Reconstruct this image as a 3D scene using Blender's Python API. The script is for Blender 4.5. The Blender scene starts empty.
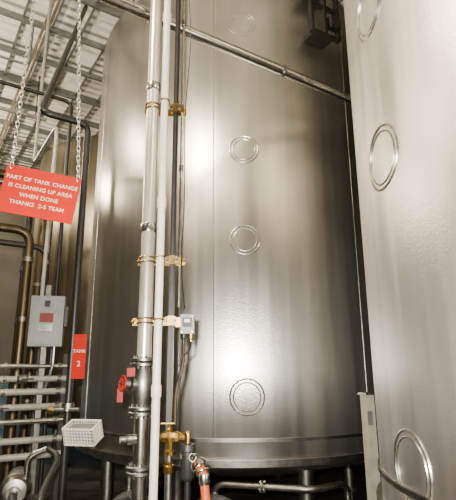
import bpy, math, random
from mathutils import Vector, Matrix
random.seed(4)
TH = math.radians(33.2)
UD = Vector((math.cos(TH), math.sin(TH), 0)); VD = Vector((-math.sin(TH), math.cos(TH), 0))
def W(u, v, z): 
    p = UD*u + VD*v
    return Vector((p.x, p.y, z))
RU = Matrix.Rotation(TH, 3, 'Z')

# ---------------------------------------------------------------- materials
def mat(name, col, metal=0.0, rough=0.5, var=0.0, vscale=8.0, stretch=(1,1,1), bump=0.0, col2=None, emit=None, spec=.5):
    m = bpy.data.materials.new(name); m.use_nodes = True
    nt = m.node_tree; b = nt.nodes['Principled BSDF']
    b.inputs['Metallic'].default_value = metal
    b.inputs['Roughness'].default_value = rough
    b.inputs['Base Color'].default_value = (*col, 1)
    b.inputs['Specular IOR Level'].default_value = spec
    if emit:
        b.inputs['Emission Color'].default_value = (*emit[:3], 1); b.inputs['Emission Strength'].default_value = emit[3]
    tc = nt.nodes.new('ShaderNodeTexCoord'); mp = nt.nodes.new('ShaderNodeMapping')
    mp.inputs['Scale'].default_value = stretch
    nt.links.new(tc.outputs['Object'], mp.inputs['Vector'])
    n = nt.nodes.new('ShaderNodeTexNoise'); n.inputs['Scale'].default_value = vscale; n.inputs['Detail'].default_value = 6
    nt.links.new(mp.outputs[0], n.inputs['Vector'])
    cr = nt.nodes.new('ShaderNodeValToRGB')
    c2 = col2 if col2 else tuple(c*(1-var) for c in col)
    cr.color_ramp.elements[0].position = .35; cr.color_ramp.elements[1].position = .65
    cr.color_ramp.elements[0].color = (*c2, 1); cr.color_ramp.elements[1].color = (*col, 1)
    nt.links.new(n.outputs['Fac'], cr.inputs['Fac']); nt.links.new(cr.outputs[0], b.inputs['Base Color'])
    if bump:
        bp = nt.nodes.new('ShaderNodeBump'); bp.inputs['Strength'].default_value = bump; bp.inputs['Distance'].default_value = .01
        nt.links.new(n.outputs['Fac'], bp.inputs['Height']); nt.links.new(bp.outputs[0], b.inputs['Normal'])
    return m

def tank_mat(name, stops, rough=0.33, tint=(1, 1, 1), aniso=.75, wavy=8, lo=.86):
    """brushed stainless; stops = (angle fraction, grey) base colour steps, painted reflection bands on main tank"""
    m = bpy.data.materials.new(name); m.use_nodes = True
    nt = m.node_tree; L = nt.links.new; N = nt.nodes.new
    b = nt.nodes['Principled BSDF']; b.inputs['Metallic'].default_value = 1
    tc = N('ShaderNodeTexCoord')
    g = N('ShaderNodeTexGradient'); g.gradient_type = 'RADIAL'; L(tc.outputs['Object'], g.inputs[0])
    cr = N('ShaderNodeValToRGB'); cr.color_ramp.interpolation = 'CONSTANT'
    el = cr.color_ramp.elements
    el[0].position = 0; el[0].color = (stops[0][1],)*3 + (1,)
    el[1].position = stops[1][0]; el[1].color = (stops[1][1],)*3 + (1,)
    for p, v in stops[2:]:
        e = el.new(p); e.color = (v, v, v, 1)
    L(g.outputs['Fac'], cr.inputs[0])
    def noise(sc, stretch, det=5):
        mp = N('ShaderNodeMapping'); mp.inputs['Scale'].default_value = stretch; L(tc.outputs['Object'], mp.inputs[0])
        n = N('ShaderNodeTexNoise'); n.inputs['Scale'].default_value = sc; n.inputs['Detail'].default_value = det
        L(mp.outputs[0], n.inputs['Vector']); return n.outputs['Fac']
    streak = noise(9, (1, 1, .035), 3); blot = noise(1.3, (1, 1, .6), 6); wave = noise(1.1, (1, 1, .45), 1); fine = noise(60, (1, 1, 1), 3)
    def ramp(f, a, bb, lo=.35, hi=.65):
        r = N('ShaderNodeMapRange'); r.inputs[1].default_value = lo; r.inputs[2].default_value = hi
        r.inputs[3].default_value = a; r.inputs[4].default_value = bb; L(f, r.inputs[0]); return r.outputs[0]
    def mul(a, c):
        x = N('ShaderNodeMath'); x.operation = 'MULTIPLY'; L(a, x.inputs[0]); L(c, x.inputs[1]); return x.outputs[0]
    bw = N('ShaderNodeRGBToBW'); L(cr.outputs[0], bw.inputs[0])
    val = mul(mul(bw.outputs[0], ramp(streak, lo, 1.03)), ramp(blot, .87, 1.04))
    mix = N('ShaderNodeMix'); mix.data_type = 'RGBA'; mix.blend_type = 'MULTIPLY'; mix.inputs[0].default_value = 1
    L(val, mix.inputs[6]); mix.inputs[7].default_value = (*tint, 1)
    L(mix.outputs[2], b.inputs['Base Color'])
    L(ramp(streak, rough-.015, rough+.02), b.inputs['Roughness'])
    b.inputs['Anisotropic'].default_value = aniso
    tg = N('ShaderNodeTangent'); tg.direction_type = 'RADIAL'; tg.axis = 'Z'; L(tg.outputs[0], b.inputs['Tangent'])
    add = N('ShaderNodeMath'); add.operation = 'MULTIPLY_ADD'; L(wave, add.inputs[0]); add.inputs[1].default_value = wavy; L(fine, add.inputs[2])
    bp = N('ShaderNodeBump'); bp.inputs['Strength'].default_value = .35; bp.inputs['Distance'].default_value = .0025
    L(add.outputs[0], bp.inputs['Height']); L(bp.outputs[0], b.inputs['Normal'])
    return m

STEEL = mat('polished_steel', (.56, .54, .48), 1, .22, .25, 20)
STEELD = mat('dull_steel', (.25, .24, .215), 1, .38, .4, 14)
WELD = mat('weld_bead', (.58, .55, .49), 1, .30, .4, 40)
BLACK = mat('black_pipe_paint', (.010, .009, .008), 0, .4, .4, 12, spec=.3)
DARK = mat('dark_structural_steel', (.03, .026, .022), .4, .5, .4, 10)
BROWN = mat('joist_paint', (.22, .18, .13), .1, .55, .4, 8)
WHITE = mat('white_pvc', (.64, .60, .51), 0, .35, .15, 9)
RACKW = mat('rack_pipe_white', (.30, .285, .245), .2, .35, .3, 9)
CREAM = mat('riser_satin_steel', (.64, .59, .49), .65, .32, .35, 12, (1, 1, .15))
BRASS = mat('brass', (.55, .34, .09), 1, .3, .45, 25)
BRONZE = mat('aged_bronze_pipe', (.10, .075, .042), .9, .38, .5, 8, (1, 1, .1))
RED = mat('red_sign_plastic', (.28, .0045, .0), 0, .7, .08, 6, spec=.12)
REDP = mat('red_valve_paint', (.22, .004, .001), 0, .5, .4, 20, spec=.3)
SIGNW = mat('sign_lettering', (.46, .33, .24), 0, .6, .05, 6, spec=.2)
GREY = mat('grey_enclosure_paint', (.14, .147, .132), .1, .45, .2, 8)
RUBBER = mat('black_rubber', (.012, .012, .012), 0, .5, .3, 20)
ORANGE = mat('orange_hose', (.40, .07, .015), 0, .5, .2, 20, spec=.3)
LABEL = mat('label_red', (.12, .02, .015), 0, .5, .1, 30, spec=.2)
BEIGE = mat('beige_post_paint', (.36, .33, .25), 0, .5, .25, 10)
GREEN = mat('green_hose', (.02, .08, .05), 0, .4, .2, 20)
FLOOR = mat('wet_concrete', (.06, .057, .052), 0, .22, .6, 1.2, bump=.25)
WALL = mat('painted_block_wall', (.10, .09, .068), 0, .7, .2, 1.5, bump=.2)
BLUEW = mat('blue_grey_wainscot', (.10, .18, .26), 0, .5, .25, 2)
GALV = mat('galvanised_chain', (.62, .58, .48), .8, .35, .3, 60)
GLASS = mat('lamp_diffuser', (1, .9, .7), 0, .4, 0, 5, emit=(1, .86, .62, 14))

# corrugated ceiling
CEIL = mat('ceiling_deck_paint', (.88, .85, .75), 0, .6, .12, 1.2)
nt = CEIL.node_tree; tc = nt.nodes.new('ShaderNodeTexCoord'); wv = nt.nodes.new('ShaderNodeTexWave')
wv.bands_direction = 'Y'; wv.inputs['Scale'].default_value = 1.6; nt.links.new(tc.outputs['Object'], wv.inputs[0])
bp = nt.nodes.new('ShaderNodeBump'); bp.inputs['Distance'].default_value = .05; bp.inputs['Strength'].default_value = .8
nt.links.new(wv.outputs['Fac'], bp.inputs['Height']); nt.links.new(bp.outputs[0], nt.nodes['Principled BSDF'].inputs['Normal'])

# ---------------------------------------------------------------- mesh builder
def frame(d):
    d = d.normalized(); a = Vector((0, 0, 1)) if abs(d.z) < .9 else Vector((1, 0, 0))
    x = a.cross(d).normalized(); return x, d.cross(x).normalized(), d
def fillet(pts, rad, n=6):
    pts = [Vector(p) for p in pts]; out = [pts[0]]
    for i in range(1, len(pts)-1):
        p = pts[i]; a = pts[i-1]-p; c = pts[i+1]-p
        r = min(rad, a.length*.49, c.length*.49)
        s = p+a.normalized()*r; e = p+c.normalized()*r
        for k in range(n+1):
            t = k/n; out.append(s*(1-t)**2 + p*2*t*(1-t) + e*t*t)
    out.append(pts[-1]); return out
class B:
    def __init__(s, name): s.name = name; s.V = []; s.F = []; s.I = []; s.mats = []
    def add(s, vs, fs, m):
        if m not in s.mats: s.mats.append(m)
        o = len(s.V); s.V += [Vector(v) for v in vs]; s.F += [tuple(i+o for i in f) for f in fs]; s.I += [s.mats.index(m)]*len(fs)
        return s
    def box(s, c, size, m, R=None):
        c = Vector(c); vs = []
        for dx in (-.5, .5):
            for dy in (-.5, .5):
                for dz in (-.5, .5):
                    v = Vector((dx*size[0], dy*size[1], dz*size[2])); vs.append(c+(R @ v if R else v))
        return s.add(vs, [(0,1,3,2),(4,6,7,5),(0,4,5,1),(2,3,7,6),(0,2,6,4),(1,5,7,3)], m)
    def tube(s, pts, r, m, seg=16, closed=False, fil=0, caps=True):
        pts = fillet(pts, fil) if fil else [Vector(p) for p in pts]
        n = len(pts); vs = []; X = None
        for i, p in enumerate(pts):
            if closed: d = pts[(i+1) % n]-pts[i-1]
            elif i == 0: d = pts[1]-p
            elif i == n-1: d = p-pts[-2]
            else: d = (pts[i+1]-p).normalized()+(p-pts[i-1]).normalized()
            d.normalize()
            if X is None: X = frame(d)[0]
            X = (X-d*X.dot(d)).normalized(); Y = d.cross(X)
            for k in range(seg):
                a = 2*math.pi*k/seg; vs.append(p+X*math.cos(a)*r+Y*math.sin(a)*r)
        fs = []
        for i in range(n if closed else n-1):
            j = (i+1) % n
            for k in range(seg):
                l = (k+1) % seg; fs.append((i*seg+k, i*seg+l, j*seg+l, j*seg+k))
        if caps and not closed:
            fs.append(tuple(reversed(range(seg)))); fs.append(tuple((n-1)*seg+k for k in range(seg)))
        return s.add(vs, fs, m)
    def lathe(s, prof, a, d, m, seg=32):
        a = Vector(a); X, Y, D = frame(Vector(d)); vs = []
        for r, h in prof:
            for k in range(seg):
                t = 2*math.pi*k/seg; vs.append(a+D*h+X*math.cos(t)*r+Y*math.sin(t)*r)
        fs = []
        for i in range(len(prof)-1):
            for k in range(seg):
                l = (k+1) % seg; fs.append((i*seg+k, i*seg+l, (i+1)*seg+l, (i+1)*seg+k))
        fs.append(tuple(reversed(range(seg)))); fs.append(tuple((len(prof)-1)*seg+k for k in range(seg)))
        return s.add(vs, fs, m)
    def ring(s, c, d, R, r, m, seg=28, ts=8):
        X, Y, D = frame(Vector(d)); c = Vector(c)
        return s.tube([c+X*R*math.cos(2*math.pi*k/seg)+Y*R*math.sin(2*math.pi*k/seg) for k in range(seg)], r, m, ts, closed=True)
    def flange(s, c, d, r, m, th=.022, bolts=8):
        c = Vector(c); X, Y, D = frame(Vector(d))
        s.lathe([(r-.004, -th/2), (r, -th/2+.004), (r, th/2-.004), (r-.004, th/2)], c, d, m, 28)
        for k in range(bolts):
            t = 2*math.pi*(k+.5)/bolts; q = c+(X*math.cos(t)+Y*math.sin(t))*r*.78
            s.lathe([(.009, -th/2-.014), (.009, th/2+.014)], q, d, STEELD, 6)
        return s
    def finish(s, parent=None, origin=None):
        me = bpy.data.meshes.new(s.name)
        if origin is None:
            lo = Vector([min(v[i] for v in s.V) for i in range(3)]); hi = Vector([max(v[i] for v in s.V) for i in range(3)])
            origin = (lo+hi)/2
        origin = Vector(origin)
        me.from_pydata([v-origin for v in s.V], [], s.F)
        for m in s.mats: me.materials.append(m)
        me.polygons.foreach_set('material_index', s.I); me.polygons.foreach_set('use_smooth', [True]*len(s.F))
        me.update(); me.validate()
        me.set_sharp_from_angle(angle=math.radians(35))
        ob = bpy.data.objects.new(s.name, me); bpy.context.collection.objects.link(ob)
        if parent:
            ob.parent = parent; ob.location = origin-parent.location
        else: ob.location = origin
        return ob
def empty(name, loc):
    e = bpy.data.objects.new(name, None); e.location = loc; e.empty_display_size = .2
    bpy.context.collection.objects.link(e); return e

# ---------------------------------------------------------------- room
U0, U1, V0, V1, H = -8.0, 8.0, -6.0, 13.6, 7.2
def slab(name, c, size, m):
    b = B(name); b.box((0, 0, 0), size, m); o = b.finish(); o.location = c; o.rotation_euler = (0, 0, TH); return o
um, vm = (U0+U1)/2, (V0+V1)/2
slab('floor', W(um, vm, -.1), (U1-U0+.4, V1-V0+.4, .2), FLOOR)
slab('ceiling', W(um, vm, H+.1), (U1-U0+.4, V1-V0+.4, .2), CEIL)
slab('wall_back', W(um, V1+.1, H/2), (U1-U0+.4, .2, H), WALL)
slab('wall_front', W(um, V0-.1, H/2), (U1-U0+.4, .2, H), WALL)
slab('wall_left', W(U0-.1, vm, H/2), (.2, V1-V0, H), WALL)
slab('wall_right', W(U1+.1, vm, H/2), (.2, V1-V0, H), WALL)
slab('baseboard_back', W(um, V1-.03, .7), (U1-U0, .06, 1.4), BLUEW)

# ceiling grid (one object) and light open-web joists
b = B('ceiling_grid')
v = V0+.4
while v < V1:
    b.box(W(um, v, H-.05), (U1-U0, .05, .10), GREY, RU); v += .92
u = U0+.3
while u < U1:
    b.box(W(u, vm, H-.02), (.03, V1-V0, .04), GREY, RU); u += .45
b.finish()
def joist(u):
    b = B('roof_joist')
    for z in (H-.16, H-.46):
        b.box(W(u, vm, z), (.04, V1-V0, .04), BROWN, RU)
    v = V0; k = 0
    while v < V1-.5:
        z0, z1 = (H-.19, H-.44) if k % 2 else (H-.44, H-.19)
        b.tube([W(u, v, z0), W(u, v+.5, z1)], .010, BROWN, 8); v += .5; k += 1
    b.finish()
for u in (-4.2, -1.2, 1.15, 4.2, 6.8): joist(u)

# ---------------------------------------------------------------- tanks
def surf_ring(b, c, r, a0, z0, R):
    def pt(rad, t, off): 
        a = a0+rad*math.cos(t)/r; return Vector((c[0]+(r+off)*math.cos(a), c[1]+(r+off)*math.sin(a), z0+rad*math.sin(t)))
    n = 56; f = .45 if z0 > 5 else 1
    for rad, w in ((R, .0085), (R-.034, .0065)):
        b.tube([pt(rad, 2*math.pi*k/n, .001) for k in range(n)], w*f, WELD, 8, closed=True)
def tank(c, r, m, rings, seams, name='storage_tank'):
    zb, zt = .74, 6.36
    e = empty(name, (c[0], c[1], 0))
    b = B('shell')
    prof = [(.12, zb-.32), (r*.6, zb-.22), (r-.10, zb-.04), (r-.02, zb+.02), (r, zb+.08), (r, zb+.9), (r, zt-1), (r, zt-.12), (r-.015, zt-.05), (r-.06, zt), (r-.25, zt+.08), (.5, zt+.40), (.1, zt+.45)]
    b.lathe(prof, (c[0], c[1], 0), (0, 0, 1), m, 160)
    b.finish(e, (c[0], c[1], 3.4))
    b = B('base_rims')
    for z0, z1, o in ((zb+.02, zb+.08, .04), (zb+.235, zb+.265, .018)):
        b.lathe([(r-.01, z0), (r+o, z0), (r+o, z1), (r-.01, z1)], (c[0], c[1], 0), (0, 0, 1), STEELD, 160)
    b.finish(e)
    b = B('weld_seams')
    for a in seams:
        a = math.radians(a); d = Vector((math.cos(a), math.sin(a), 0))
        b.tube([Vector(c)+d*r+Vector((0, 0, zb+.24)), Vector(c)+d*r+Vector((0, 0, zt-.12))], .005, WELD, 8)
    b.finish(e)
    if rings:
        b = B('dimple_weld_rings')
        for a, z, R in rings: surf_ring(b, c, r, math.radians(a), z, R)
        b.finish(e)
    b = B('legs')
    for k in range(8):
        a = math.radians(k*45+22); d = Vector((math.cos(a), math.sin(a), 0)); p = Vector(c)+d*(r-.35)
        b.tube([p+Vector((0, 0, .0)), p+Vector((0, 0, zb-.08))], .08, STEELD, 20)
        b.lathe([(.15, 0), (.15, .025)], p, (0, 0, 1), STEELD, 20)
    b.finish(e)
    return e
C1 = (.13, 6.85, 0); C2 = (3.0, 2.94, 0); C3 = tuple(W(4.0, 10.45, 0)); R0 = 2.06
def fr(deg): return (math.degrees(math.radians(deg))/360+.5) % 1
m1 = tank_mat('tank_steel_main', [(0, .46), (fr(-150), .40), (fr(-107.8), .74), (fr(-97.8), .66), (fr(-50), .50), (fr(20), .5)], .31, (1, .965, .875), .62, 6, .92)  # stops paint dark, bright and mid reflection bands into the steel colour
m2 = tank_mat('tank_steel_near', [(0, .58), (fr(-150), .56), (fr(-60), .5), (fr(40), .5)], .40, (1, .955, .86), .6, 2, .92)
m3 = tank_mat('tank_steel_far', [(0, .36), (fr(-120), .28), (fr(-60), .4)], .3, (1, .85, .62))
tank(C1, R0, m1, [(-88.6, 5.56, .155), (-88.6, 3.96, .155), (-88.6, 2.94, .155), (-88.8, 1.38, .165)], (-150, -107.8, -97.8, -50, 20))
tank(C2, R0, m2, [(185.9, 2.88, .20), (185.9, 1.10, .20), (185.9, 3.97, .20)], (-60, 40, 120))
tank(C3, R0, m3, [], (-130, -80))

# black bracket frame high on the main tank
b = B('tank_sensor_bracket')
RB = Matrix.Rotation(math.radians(30), 3, 'Z')
bc = Vector((1.13, 4.86, 5.80))
for dx in (-.20, .0, .20):
    b.box(bc+RB @ Vector((dx, -.05, .1)), (.035, .06, 1.0), DARK, RB)
for dz in (-.38, .0, .3, .58):
    b.box(bc+RB @ Vector((0, -.05, dz)), (.44, .05, .035), DARK, RB)
b.box(bc+RB @ Vector((.10, -.10, -.22)), (.14, .08, .16), STEELD, RB)
b.box(bc+RB @ Vector((0, .06, .3)), (.3, .2, .05), DARK, RB)
b.box(bc+RB @ Vector((0, .06, -.35)), (.3, .2, .05), DARK, RB)
b.finish()

# ---------------------------------------------------------------- overhead pipes
b = B('overhead_steel_pipe')
P0 = Vector((-.76, 3.18, 4.4))
b.tube([P0-UD*1.6+Vector((0, 0, 2.68)), P0-UD*1.6, P0+UD*6.2], .045, STEEL, 20, fil=.15)
for t in (.18, 1.55, 2.6, 4):
    b.lathe([(.056, -.012), (.06, -.008), (.06, .008), (.056, .012)], P0+UD*t, UD, STEELD, 24)
for t in (-.9, 4.9): b.tube([P0+UD*t+Vector((0, 0, .04)), P0+UD*t+Vector((0, 0, 2.68))], .01, DARK, 8)
b.finish()
b = B('overhead_conduit')
Q0 = P0+Vector((.25, .42, .22))
b.tube([Q0-UD*2+Vector((0, 0, 2.45)), Q0-UD*2, Q0+UD*5.9], .02, STEELD, 12, fil=.1)
b.finish()
b = B('overhead_black_pipe')
q = Vector((-2.12, 5.85, 5.2))
b.tube([q-UD*3.5+Vector((0, 0, 1.88)), q-UD*3.5, q, q-Vector((0, 0, 5.2))], .025, BLACK, 12, fil=.12)
b.finish()
b = B('sprinkler_pipe')
b.tube([W(-7.9, 8.6, 6.2), W(1.6, 8.6, 6.2)], .035, RACKW, 12)
b.tube([W(-7.9, 7.2, 6.3), W(1.0, 7.2, 6.3), W(1.0, 7.2, 7.08)], .02, GREY, 12, fil=.1)
for u in (-6, -3, 0, 1.4): b.tube([W(u, 8.6, 6.2), W(u, 8.6, 7.08)], .01, DARK, 8)
b.finish()

# ---------------------------------------------------------------- process riser
b = B('process_riser_pipe')
px, py = -.535, 3.1
qx, qy = -.438, 3.01
b.tube([(px, py, 0), (px, py, 1.36)], .045, STEEL, 24)
b.tube([(px, py, 1.70), (px, py, 7.09)], .045, CREAM, 24)
for z in (2.55, 3.62, 4.9): b.lathe([(.05, -.03), (.052, -.025), (.052, .025), (.05, .03)], (px, py, z), (0, 0, 1), STEEL, 24)
for z in (1.365, 1.395, 1.655, 1.685, 1.03, 1.06): b.flange((px, py, z), (0, 0, 1), .084, STEELD)
b.lathe([(.05, 1.40), (.055, 1.43), (.068, 1.48), (.074, 1.53), (.068, 1.58), (.055, 1.62), (.05, 1.65)], (px, py, 0), (0, 0, 1), STEELD, 28)
hd = Vector((-.75, -.6, .1)).normalized(); hc = Vector((px, py, 1.53))
b.lathe([(.05, .04), (.045, .07), (.055, .075), (.055, .095), (.03, .10), (.022, .13), (.012, .135), (.012, .15)], hc, hd, STEELD, 20)
wc = hc+hd*.14; b.ring(wc, hd, .042, .007, REDP)
X, Y, D = frame(hd)
for k in range(3):
    t = k*math.pi/3; dd = X*math.cos(t)+Y*math.sin(t); b.tube([wc-dd*.04, wc+dd*.04], .006, REDP, 8)
b.box(hc+Vector((-.125, -.07, -.055)), (.035, .006, .08), REDP)
b.box(hc+Vector((-.06, -.085, .08)), (.05, .01, .05), REDP)
b.lathe([(.03, 0), (.03, .05), (.02, .055), (.02, .09)], (px-.03, py-.03, 1.22), (-1, -.4, 0), STEEL, 16)
b.finish()

b = B('white_pvc_pipe')
b.tube([(qx, qy, 0), (qx, qy, 7.09)], .025, WHITE, 20)
for z in (1.5, 2.7, 4.15): b.lathe([(.030, -.035), (.031, -.03), (.031, .03), (.030, .035)], (qx, qy, z), (0, 0, 1), WHITE, 20)
b.finish()
b = B('support_strut')
b.box((-.372, 3.14, 3.54), (.034, .04, 7.09), BLACK)
b.box((-.372, 3.118, 3.54), (.012, .006, 7.08), DARK)
b.finish()
b = B('electrical_conduit')
b.tube([(-.325, 3.13, 2.02), (-.325, 3.13, 7.09)], .011, STEEL, 12)
for z in (3.0, 4.2): b.lathe([(.016, -.025), (.016, .025)], (-.325, 3.13, z), (0, 0, 1), STEELD, 12)
b.tube([(-.30, 3.10, 4.6), (-.26, 3.06, 4.0), (-.30, 3.06, 3.4), (-.29, 3.06, 2.7), (-.31, 3.06, 2.3), (-.28, 3.06, 2.0)], .004, BLACK, 6, fil=.2)
b.finish()
# brass clamps
for z, x0, x1 in ((3.46, -.60, -.30), (2.33, -.61, -.29), (1.93, -.63, -.27)):
    b = B('brass_pipe_clamp')
    b.box(((x0+x1)/2, 3.168, z), (x1-x0, .012, .05), BRASS)
    for cx, cy, rr in ((px, py, .051), (qx, qy, .031)):
        arc = [Vector((cx+rr, 3.165, z))]+[Vector((cx+rr*math.cos(t*math.pi/10), cy-rr*math.sin(t*math.pi/10), z)) for t in range(11)]+[Vector((cx-rr, 3.165, z))]
        for dz in ((-.015, .015) if cx == px else (0,)): b.tube([p+Vector((0, 0, dz)) for p in arc], .006, BRASS, 8)
    b.box((-.372, 3.105, z), (.07, .02, .05), STEELD)
    b.box((-.372, 3.094, z), (.04, .01, .06), BRASS)
    b.box((-.325, 3.11, z-.01), (.03, .02, .06), BRASS)
    for sx in (-.40, -.343): b.lathe([(.01, 0), (.01, .02), (.006, .025)], (sx, 3.095, z), (0, -1, 0), STEELD, 6)
    b.lathe([(.014, 0), (.014, .03), (.007, .035), (.007, .05)], (x0+.01, 3.165, z), (0, -1, 0), BRASS, 6)
    b.lathe([(.013, 0), (.013, .03), (.007, .035)], (x1-.01, 3.165, z), (0, -1, 0), BRASS, 6)
    b.finish()
# flow transmitter
b = B('flow_transmitter')
b.box((-.262, 3.10, 1.905), (.085, .07, .12), GREY)
b.box((-.262, 3.062, 1.915), (.06, .008, .06), BLACK)
b.box((-.262, 3.058, 1.925), (.035, .004, .02), WHITE)
for dz in (-.05, .05):
    for dx in (-.033, .033): b.lathe([(.005, 0), (.005, .008)], (-.262+dx, 3.066, 1.905+dz), (0, -1, 0), STEEL, 8)
b.box((-.315, 3.12, 1.905), (.05, .02, .03), BRASS)
b.lathe([(.02, 0), (.02, .03), (.013, .035), (.013, .07)], (-.285, 3.09, 1.845), (0, 0, -1), BLACK, 14)
b.lathe([(.015, 0), (.015, .03), (.010, .035), (.010, .05)], (-.24, 3.09, 1.845), (0, 0, -1), BRASS, 14)
b.tube([(-.285, 3.09, 1.78), (-.285, 3.08, 1.65), (-.33, 3.07, 1.5), (-.33, 3.08, 1.3)], .013, BRONZE, 10, fil=.12)
b.tube([(-.24, 3.09, 1.80), (-.24, 3.07, 1.74), (-.30, 3.05, 1.70), (-.31, 3.06, 1.5)], .006, BLACK, 8, fil=.05)
b.finish()
# brass valve assembly
b = B('brass_ball_valve')
c = Vector((-.355, 3.04, 1.235))
b.lathe([(.022, -.052), (.022, -.05), (.032, -.045), (.032, -.03), (.04, -.015), (.04, .015), (.032, .03), (.032, .055), (.022, .06), (.022, .09)], c, (1, 0, 0), BRASS, 8)
b.lathe([(.018, 0), (.018, .055), (.010, .06), (.010, .075)], c, (0, -.3, 1), BRASS, 12)
b.box(c+Vector((-.01, -.025, .08)), (.08, .018, .006), BRASS)
b.lathe([(.024, 0), (.024, .05), (.03, .055), (.03, .08)], c+Vector((0, 0, -.02)), (0, 0, -1), BRASS, 8)
b.tube([c+Vector((0, 0, -.09)), (-.355, 3.04, 0)], .018, STEELD, 12)
b.lathe([(.03, 0), (.03, .04), (.022, .045), (.022, .06)], c+Vector((0, -.02, -.19)), (0, -.2, 1), BRASS, 8)
b.finish()
b = B('black_strainer')
c = Vector((-.245, 3.03, 1.10))
b.lathe([(.03, .10), (.045, .095), (.048, .06), (.042, .055), (.042, -.08), (.03, -.1), (.012, -.11)], c, (0, 0, 1), RUBBER, 24)
b.lathe([(.05, -.012), (.052, .012)], c+Vector((0, 0, .03)), (0, 0, 1), STEEL, 24)
b.tube([c+Vector((0, 0, .10)), c+Vector((0, 0, .16)), (-.27, 3.04, 1.25)], .016, BRASS, 12, fil=.04)
b.tube([c+Vector((0, 0, -.09)), (-.245, 3.03, 0)], .02, BLACK, 12)
b.ring(c+Vector((.05, -.03, -.02)), (.4, -1, .1), .028, .006, STEEL)
b.ring(c+Vector((.03, -.05, .03)), (.7, -1, .3), .022, .005, STEEL)
b.finish()
b = B('orange_hose')
b.tube([(-.19, 3.03, 1.10), (-.15, 3.0, 1.04), (-.135, 2.98, .90), (-.10, 2.95, .6), (-.02, 2.85, .05), (.3, 2.5, .03), (.9, 1.4, .03)], .026, ORANGE, 16, fil=.12)
b.lathe([(.032, 0), (.034, .01), (.034, .05), (.03, .06)], (-.15, 3.0, 1.04), (.1, -.1, -1), STEEL, 18)
b.lathe([(.032, 0), (.034, .01), (.034, .03), (.03, .035)], (-.185, 3.025, 1.10), (1, -.2, -.6), STEEL, 18)
b.ring((-.17, 3.0, 1.075), (.8, -.5, -.7), .034, .006, STEEL)
b.ring((-.155, 2.985, 1.05), (.4, -.5, -.7), .036, .006, STEEL)
b.finish()
# dark washdown hoses hung around the foot of the pipe group
for k, (x, y, z, r, rr) in enumerate(((-.66, 3.5, .62, .17, .020), (-.10, 3.55, .52, .22, .022))):
    b = B('coiled_black_hose')
    pts = []
    for i in range(97):
        t = i/32*2*math.pi; pts.append((x+r*math.cos(t)*(1+.04*math.sin(3*t+k)), y+.05*(i/32)-.05, z+r*1.15*math.sin(t)))
    b.tube(pts, rr, RUBBER, 10)
    b.tube([(x, y+.1, 0), (x, y+.1, z+r*1.15+.02)], .018, DARK, 10)
    b.tube([(x, y+.1, z+r*1.15-.03), (x, y-.10, z+r*1.15-.03), (x, y-.11, z+r*1.15+.02)], .012, DARK, 8)
    b.lathe([(.11, 0), (.11, .012)], (x, y+.1, 0), (0, 0, 1), DARK, 16)
    b.finish()

# ---------------------------------------------------------------- black standpipe with tank tag
b = B('black_standpipe')
p = Vector((-1.28, 4.0, 0))
b.tube([p, p+Vector((0, 0, 3.83)), p+Vector((0, 0, 3.83))-UD*.42, (-2.15, 6.19, 7.05)], .03, BLACK, 16, fil=.1)
b.lathe([(.05, -.03), (.05, .03)], p+Vector((0, 0, 1.35)), (0, 0, 1), STEELD, 16)
b.tube([p+Vector((-.13, -.03, 1.33)), p+Vector((.10, -.03, 1.33))], .018, STEELD, 12)
b.lathe([(.03, -.02), (.03, .02)], p+Vector((-.12, -.03, 1.33)), (1, 0, 0), BRASS, 8)
b.lathe([(.1, 0), (.1, .02)], p, (0, 0, 1), BLACK, 20)
b.finish()

def text_mesh(txt, size, m, parent, loc, name, bold=.0006):
    cu = bpy.data.curves.new('t', 'FONT'); cu.body = txt; cu.size = size; cu.align_x = 'CENTER'; cu.align_y = 'CENTER'; cu.extrude = .0008
    cu.space_character = 1.05; cu.offset = bold
    o = bpy.data.objects.new('t', cu); bpy.context.collection.objects.link(o)
    bpy.context.view_layer.update()
    me = bpy.data.meshes.new_from_object(o.evaluated_get(bpy.context.evaluated_depsgraph_get()))
    bpy.data.objects.remove(o); me.materials.clear(); me.materials.append(m)
    ob = bpy.data.objects.new(name, me); bpy.context.collection.objects.link(ob)
    ob.parent = parent; ob.location = loc; ob.rotation_euler = (math.pi/2, 0, 0); return ob
def plate(name, w, h, t, m, parent, bev=.01):
    vs = []; prof = []
    for cx, cz, a0 in ((w/2-bev, h/2-bev, 0), (-w/2+bev, h/2-bev, 90), (-w/2+bev, -h/2+bev, 180), (w/2-bev, -h/2+bev, 270)):
        for k in range(5):
            a = math.radians(a0+k*22.5); prof.append((cx+bev*math.cos(a), cz+bev*math.sin(a)))
    n = len(prof); vs = [(x, -t/2, z) for x, z in prof]+[(x, t/2, z) for x, z in prof]
    fs = [tuple(range(n)), tuple(reversed(range(n, 2*n)))]+[(i, i+n, (i+1) % n+n, (i+1) % n) for i in range(n)]
    b = B(name); b.add(vs, fs, m); o = b.finish(None, (0, 0, 0)); o.parent = parent; return o

e = empty('tank_number_sign', (-1.205, 3.955, 1.74)); e.rotation_euler = (0, 0, math.radians(8))
plate('plate', .105, .35, .004, RED, e)
text_mesh('TANK', .036, SIGNW, e, (0, -.004, .04), 'word')
text_mesh('2', .06, SIGNW, e, (0, -.004, -.06), 'numeral')

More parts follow.
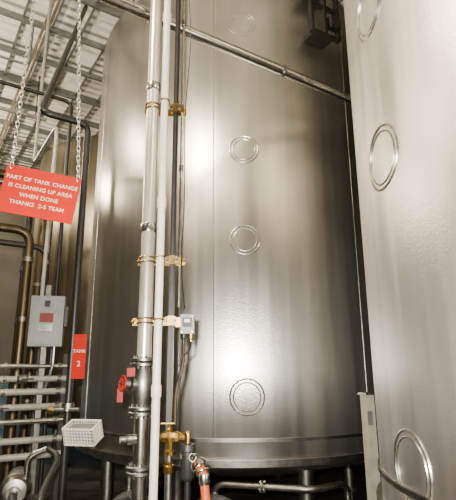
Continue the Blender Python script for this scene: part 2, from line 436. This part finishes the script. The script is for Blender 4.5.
# hanging sign with chains
sc = Vector((-1.0, 2.40, 2.53))
e = empty('hanging_red_sign', sc)
e.rotation_euler = (0, math.radians(7.5), math.radians(14))
plate('board', .385, .265, .005, RED, e)
for i, t in enumerate(('PART OF TANK CHANGE', 'IS CLEANING UP AREA', 'WHEN DONE', 'THANKS  2-S TEAM')):
    text_mesh(t, .031, SIGNW, e, (0, -.0035, .066-i*.045), 'text_line_%d' % (i+1), .0003)
bpy.context.view_layer.update()
mw = e.matrix_world
cl = mw @ Vector((-.170, 0, .122)); crr = mw @ Vector((.175, 0, .122))
def chain(b, a, t, pitch=.030):
    a = Vector(a); t = Vector(t); d = (t-a); n = int(d.length/pitch); d.normalize(); X, Y, D = frame(d)
    X, Y = (X+Y).normalized(), (X-Y).normalized()
    for i in range(n+1):
        c = a+D*(i+.3)*pitch*1.0; S = X if i % 2 else Y; pts = []
        for k in range(12):
            q = 2*math.pi*k/12; pts.append(c+D*.0195*math.cos(q)+S*.009*math.sin(q))
        b.tube(pts, .0026, GALV, 6, closed=True)
b = B('sign_chains')
tl = Vector((-1.10, 2.34, 4.48)); tr = Vector((-.935, 2.44, 4.48))
chain(b, cl, tl); chain(b, crr, tr); b.finish()
b = B('sign_hanging_rail')
b.tube([Vector((-1.0, 2.40, 4.5))-UD*.5, Vector((-1.0, 2.40, 4.5))+UD*.5], .02, STEELD, 12)
for s in (-.45, .45): b.tube([Vector((-1.0, 2.40, 4.5))+UD*s, Vector((-1.0, 2.40, 7.09))+UD*s], .008, STEELD, 8)
b.finish()

# white basket on the standpipe
b = B('white_wire_basket')
c = Vector((-1.09, 3.80, 1.18)); w, d, h = .24, .14, .12
RBK = Matrix.Rotation(math.radians(-14), 3, 'Z') @ Matrix.Rotation(math.radians(22), 3, 'X')
def bx(x, y, z, sx, sy, sz, m=None): b.box(c+RBK @ Vector((x, y, z)), (sx, sy, sz), m or WHITE, RBK)
for z in (-h/2, h/2):
    bx(0, -d/2, z, w, .01, .012); bx(0, d/2, z, w, .01, .012); bx(-w/2, 0, z, .01, d, .012); bx(w/2, 0, z, .01, d, .012)
for k in range(11):
    x = -w/2+w*k/10; bx(x, -d/2, 0, .006, .006, h); bx(x, d/2, 0, .006, .006, h); bx(x, 0, -h/2, .006, d, .006); 
for k in range(8):
    y = -d/2+d*k/7; bx(-w/2, y, 0, .006, .006, h); bx(w/2, y, 0, .006, .006, h)
for k in range(1, 5):
    z = -h/2+h*k/5; bx(0, -d/2, z, w, .006, .006); bx(0, d/2, z, w, .006, .006); bx(-w/2, 0, z, .006, d, .006); bx(w/2, 0, z, .006, d, .006)
bx(0, 0, 0, w*.8, d*.7, h*.75, GREY)
b.box(c+Vector((-.12, .12, -.02)), (.03, .14, .02), WHITE)
b.finish()

# ---------------------------------------------------------------- pipe rack at left with electrical box
Pk = Vector((-1.60, 5.02, 0))
b = B('pipe_rack')
for i, (z, r) in enumerate(((1.68, .022), (1.56, .028), (1.44, .03), (1.30, .03), (1.17, .025), (1.0, .03), (.86, .03))):
    m = RACKW if r > .026 else STEEL
    b.tube([Pk-UD*2.9+Vector((0, 0, z)), Pk+Vector((0, 0, z))], r, m, 16)
    b.lathe([(r+.010, -.02), (r+.010, .02)], Pk-UD*.12+Vector((0, 0, z)), UD, STEELD, 16)
    b.lathe([(r+.012, -.015), (r+.012, .015)], Pk-UD*.62+Vector((0, 0, z)), UD, STEEL, 16)
    b.lathe([(r+.01, 0), (r+.01, .02)], Pk+Vector((0, 0, z)), UD, STEELD, 16)
    if i % 2 == 1:   # small isolation valves with lever handles
        vq = Pk-UD*(.36+.1*i)+Vector((0, 0, z))
        b.lathe([(r, -.05), (r+.016, -.035), (r+.016, .035), (r, .05)], vq, UD, STEELD, 14)
        b.tube([vq, vq-VD*.07], .008, STEELD, 8)
        b.box(vq-VD*.075+UD*.04, (.11, .008, .016), BLACK, RU)
for t in (.05, 1.6, 2.8):
    b.box(Pk-UD*t+VD*.06+Vector((0, 0, .9)), (.05, .05, 1.8), DARK, RU)
b.finish()
b = B('disconnect_switch_box')
q = Pk-UD*.27+VD*.10
b.box(q+Vector((0, 0, 1.25)), (.05, .05, 2.5), STEELD, RU)
ec = q-VD*.09+Vector((0, 0, 2.12))
RE = Matrix.Rotation(math.radians(12), 3, 'Z')
b.box(ec, (.32, .14, .50), GREY, RE)
b.box(ec+RE @ Vector((0, -.075, 0)), (.28, .012, .46), GREY, RE)
b.box(ec+RE @ Vector((.0, -.085, .03)), (.13, .005, .09), LABEL, RE)
b.box(ec+RE @ Vector((.0, -.085, -.07)), (.13, .005, .07), STEELD, RE)
b.box(ec+RE @ Vector((.18, -.02, .05)), (.03, .05, .2), DARK, RE)
b.box(ec+RE @ Vector((.0, -.085, .17)), (.05, .02, .06), BLACK, RE)
b.tube([ec+Vector((-.08, 0, .25)), ec+Vector((-.08, 0, 2.2)), ec+VD*1.2+Vector((-.08, 0, 2.2)), ec+VD*1.2+Vector((-.08, 0, 4.97))], .02, RACKW, 14, fil=.12)
b.tube([ec+Vector((.09, 0, -.25)), ec+Vector((.09, 0, -.45)), ec+Vector((.0, .05, -.7))], .015, STEELD, 10, fil=.08)
b.finish()
for x, y, r, m, zt in ((-2.70, 6.3, .06, BRONZE, 3.5), (-2.50, 6.45, .04, DARK, 3.3), (-2.95, 7.6, .05, STEELD, 4.6), (-3.3, 8.2, .08, BRONZE, 5.0), (-3.0, 6.9, .05, DARK, 4.2)):
    b = B('vertical_process_pipe')
    b.tube([(x, y, 0), (x, y, zt), Vector((x, y, zt))-UD*2.8], r, m, 20, fil=.2)
    for z in (1.2, 2.3, 3.1): b.lathe([(r+.012, -.03), (r+.012, .03)], (x, y, z), (0, 0, 1), STEELD, 20)
    b.tube([Vector((x, y, zt))-UD*2.7, Vector((x, y, 7.09))-UD*2.7], .012, DARK, 8)
    b.finish()

# transfer pump at lower left
b = B('transfer_pump')
c = Vector((-1.74, 4.25, .70)); ax2 = Vector((.35, -1, 0)).normalized()
b.lathe([(.05, -.10), (.09, -.09), (.11, -.06), (.11, .02), (.12, .03), (.12, .05), (.08, .06), (.07, .16)], c, -ax2, STEELD, 32)
b.lathe([(.07, .16), (.10, .18), (.10, .44), (.08, .47)], c, -ax2, GREY, 28)
b.lathe([(.035, .09), (.035, .16), (.055, .165), (.055, .185)], c, ax2, STEEL, 20)
b.tube([c+Vector((.08, 0, .02)), c+Vector((.08, 0, .25)), c+Vector((.22, .03, .30))], .022, STEEL, 14, fil=.07)
b.tube([c+ax2*.18, c+ax2*.30, c+ax2*.32+Vector((0, 0, -.69))], .032, RUBBER, 12, fil=.12)
b.box(c-ax2*.2+Vector((0, 0, -.15)), (.42, .5, .03), DARK)
for sx in (-.18, .18):
    for sy in (-.2, .2): b.box(c-ax2*.2+Vector((sx, sy, -.425)), (.04, .04, .55), DARK)
for s in (0, .3): b.box(c-ax2*(.02+s)+Vector((0, 0, -.11)), (.1, .05, .08), DARK)
b.finish()
b = B('rubber_transfer_hose')
b.tube([c+Vector((.23, .03, .30)), c+Vector((.38, -.10, .26)), (-1.38, 3.75, .70), (-1.15, 3.7, .3), (-.95, 3.6, .05), (-.6, 2.9, .04)], .025, RUBBER, 12, fil=.15)
b.finish()

# beige steel post between the tanks + floor-level cross pipe in front of main tank
b = B('guard_post')
g = Vector((1.27, 4.62, 0)); RG = Matrix.Rotation(math.radians(20), 3, 'Z')
b.box(g+Vector((0, 0, .70)), (.08, .10, 1.40), BEIGE, RG)
b.box(g+Vector((0, 0, 1.41)), (.11, .13, .02), STEELD, RG)
b.box(g+Vector((0, -.055, 1.2)), (.05, .01, .12), GREY, RG)
b.box(g+Vector((0, 0, .01)), (.2, .2, .02), STEELD, RG)
b.finish()
b = B('drain_pipe')
b.tube([(-.15, 4.9, .0), (-.15, 4.9, .60), (.75, 4.62, .60), (1.1, 4.9, .60), (1.1, 4.9, 0)], .03, STEELD, 16, fil=.12)
b.flange((.3, 4.76, .60), (1, -.31, 0), .055, STEELD)
b.finish()
b = B('green_floor_hose')
b.tube([(.35, 3.6, .03), (.7, 3.9, .03), (.95, 4.1, .04), (1.2, 4.0, .03), (1.3, 4.2, .03)], .022, GREEN, 10, fil=.15)
b.finish()

# ---------------------------------------------------------------- lighting
def high_bay(u, v, power, col=(1, .86, .63), z=6.2):
    p = W(u, v, z); e = empty('high_bay_lamp', p)
    b = B('reflector')
    b.lathe([(.05, .34), (.08, .32), (.09, .2), (.14, .15), (.30, .02), (.30, .0), (.29, .0), (.13, .13), (.06, .18)], p, (0, 0, 1), STEELD, 32)
    b.tube([p+Vector((0, 0, .33)), Vector((p.x, p.y, H-.1))], .012, DARK, 8); b.finish(e)
    b = B('bulb'); b.lathe([(.02, .12), (.06, .08), (.08, .0), (.06, -.06), (.02, -.08)], p, (0, 0, 1), GLASS, 20); b.finish(e)
    l = bpy.data.lights.new('lamp', 'POINT'); l.energy = power; l.color = col; l.shadow_soft_size = .12
    o = bpy.data.objects.new('lamp_light', l); bpy.context.collection.objects.link(o); o.parent = e; o.location = (0, 0, -.22)
high_bay(-.66, 2.46, 800, z=5.8)
high_bay(-1.5, 6.3, 450)
high_bay(-1.0, 10.5, 1000)
high_bay(1.2, -2.8, 700)
high_bay(-5.2, 1.2, 120)
# photographer's flash unit, just above the lens
l = bpy.data.lights.new('camera_flash', 'AREA'); l.shape = 'RECTANGLE'; l.size = .07; l.size_y = .04; l.energy = 400; l.color = (1, .965, .87)
o = bpy.data.objects.new('camera_flash', l); bpy.context.collection.objects.link(o)
o.location = (-.09, .02, 1.70); o.rotation_euler = (math.radians(90+12), 0, 0)
w = bpy.data.worlds.new('World'); bpy.context.scene.world = w; w.use_nodes = True
w.node_tree.nodes['Background'].inputs[0].default_value = (.9, .8, .6, 1); w.node_tree.nodes['Background'].inputs[1].default_value = .05

cam = bpy.data.cameras.new('camera'); co = bpy.data.objects.new('camera', cam); bpy.context.collection.objects.link(co)
cam.sensor_fit = 'HORIZONTAL'; cam.sensor_width = 36; cam.lens = 36*480/456; cam.clip_start = .02
co.location = (0, 0, 1.6)
co.rotation_euler = (Matrix.Rotation(math.radians(90+14.4), 4, 'X') @ Matrix.Rotation(math.radians(-.4), 4, 'Z')).to_euler()
bpy.context.scene.camera = co
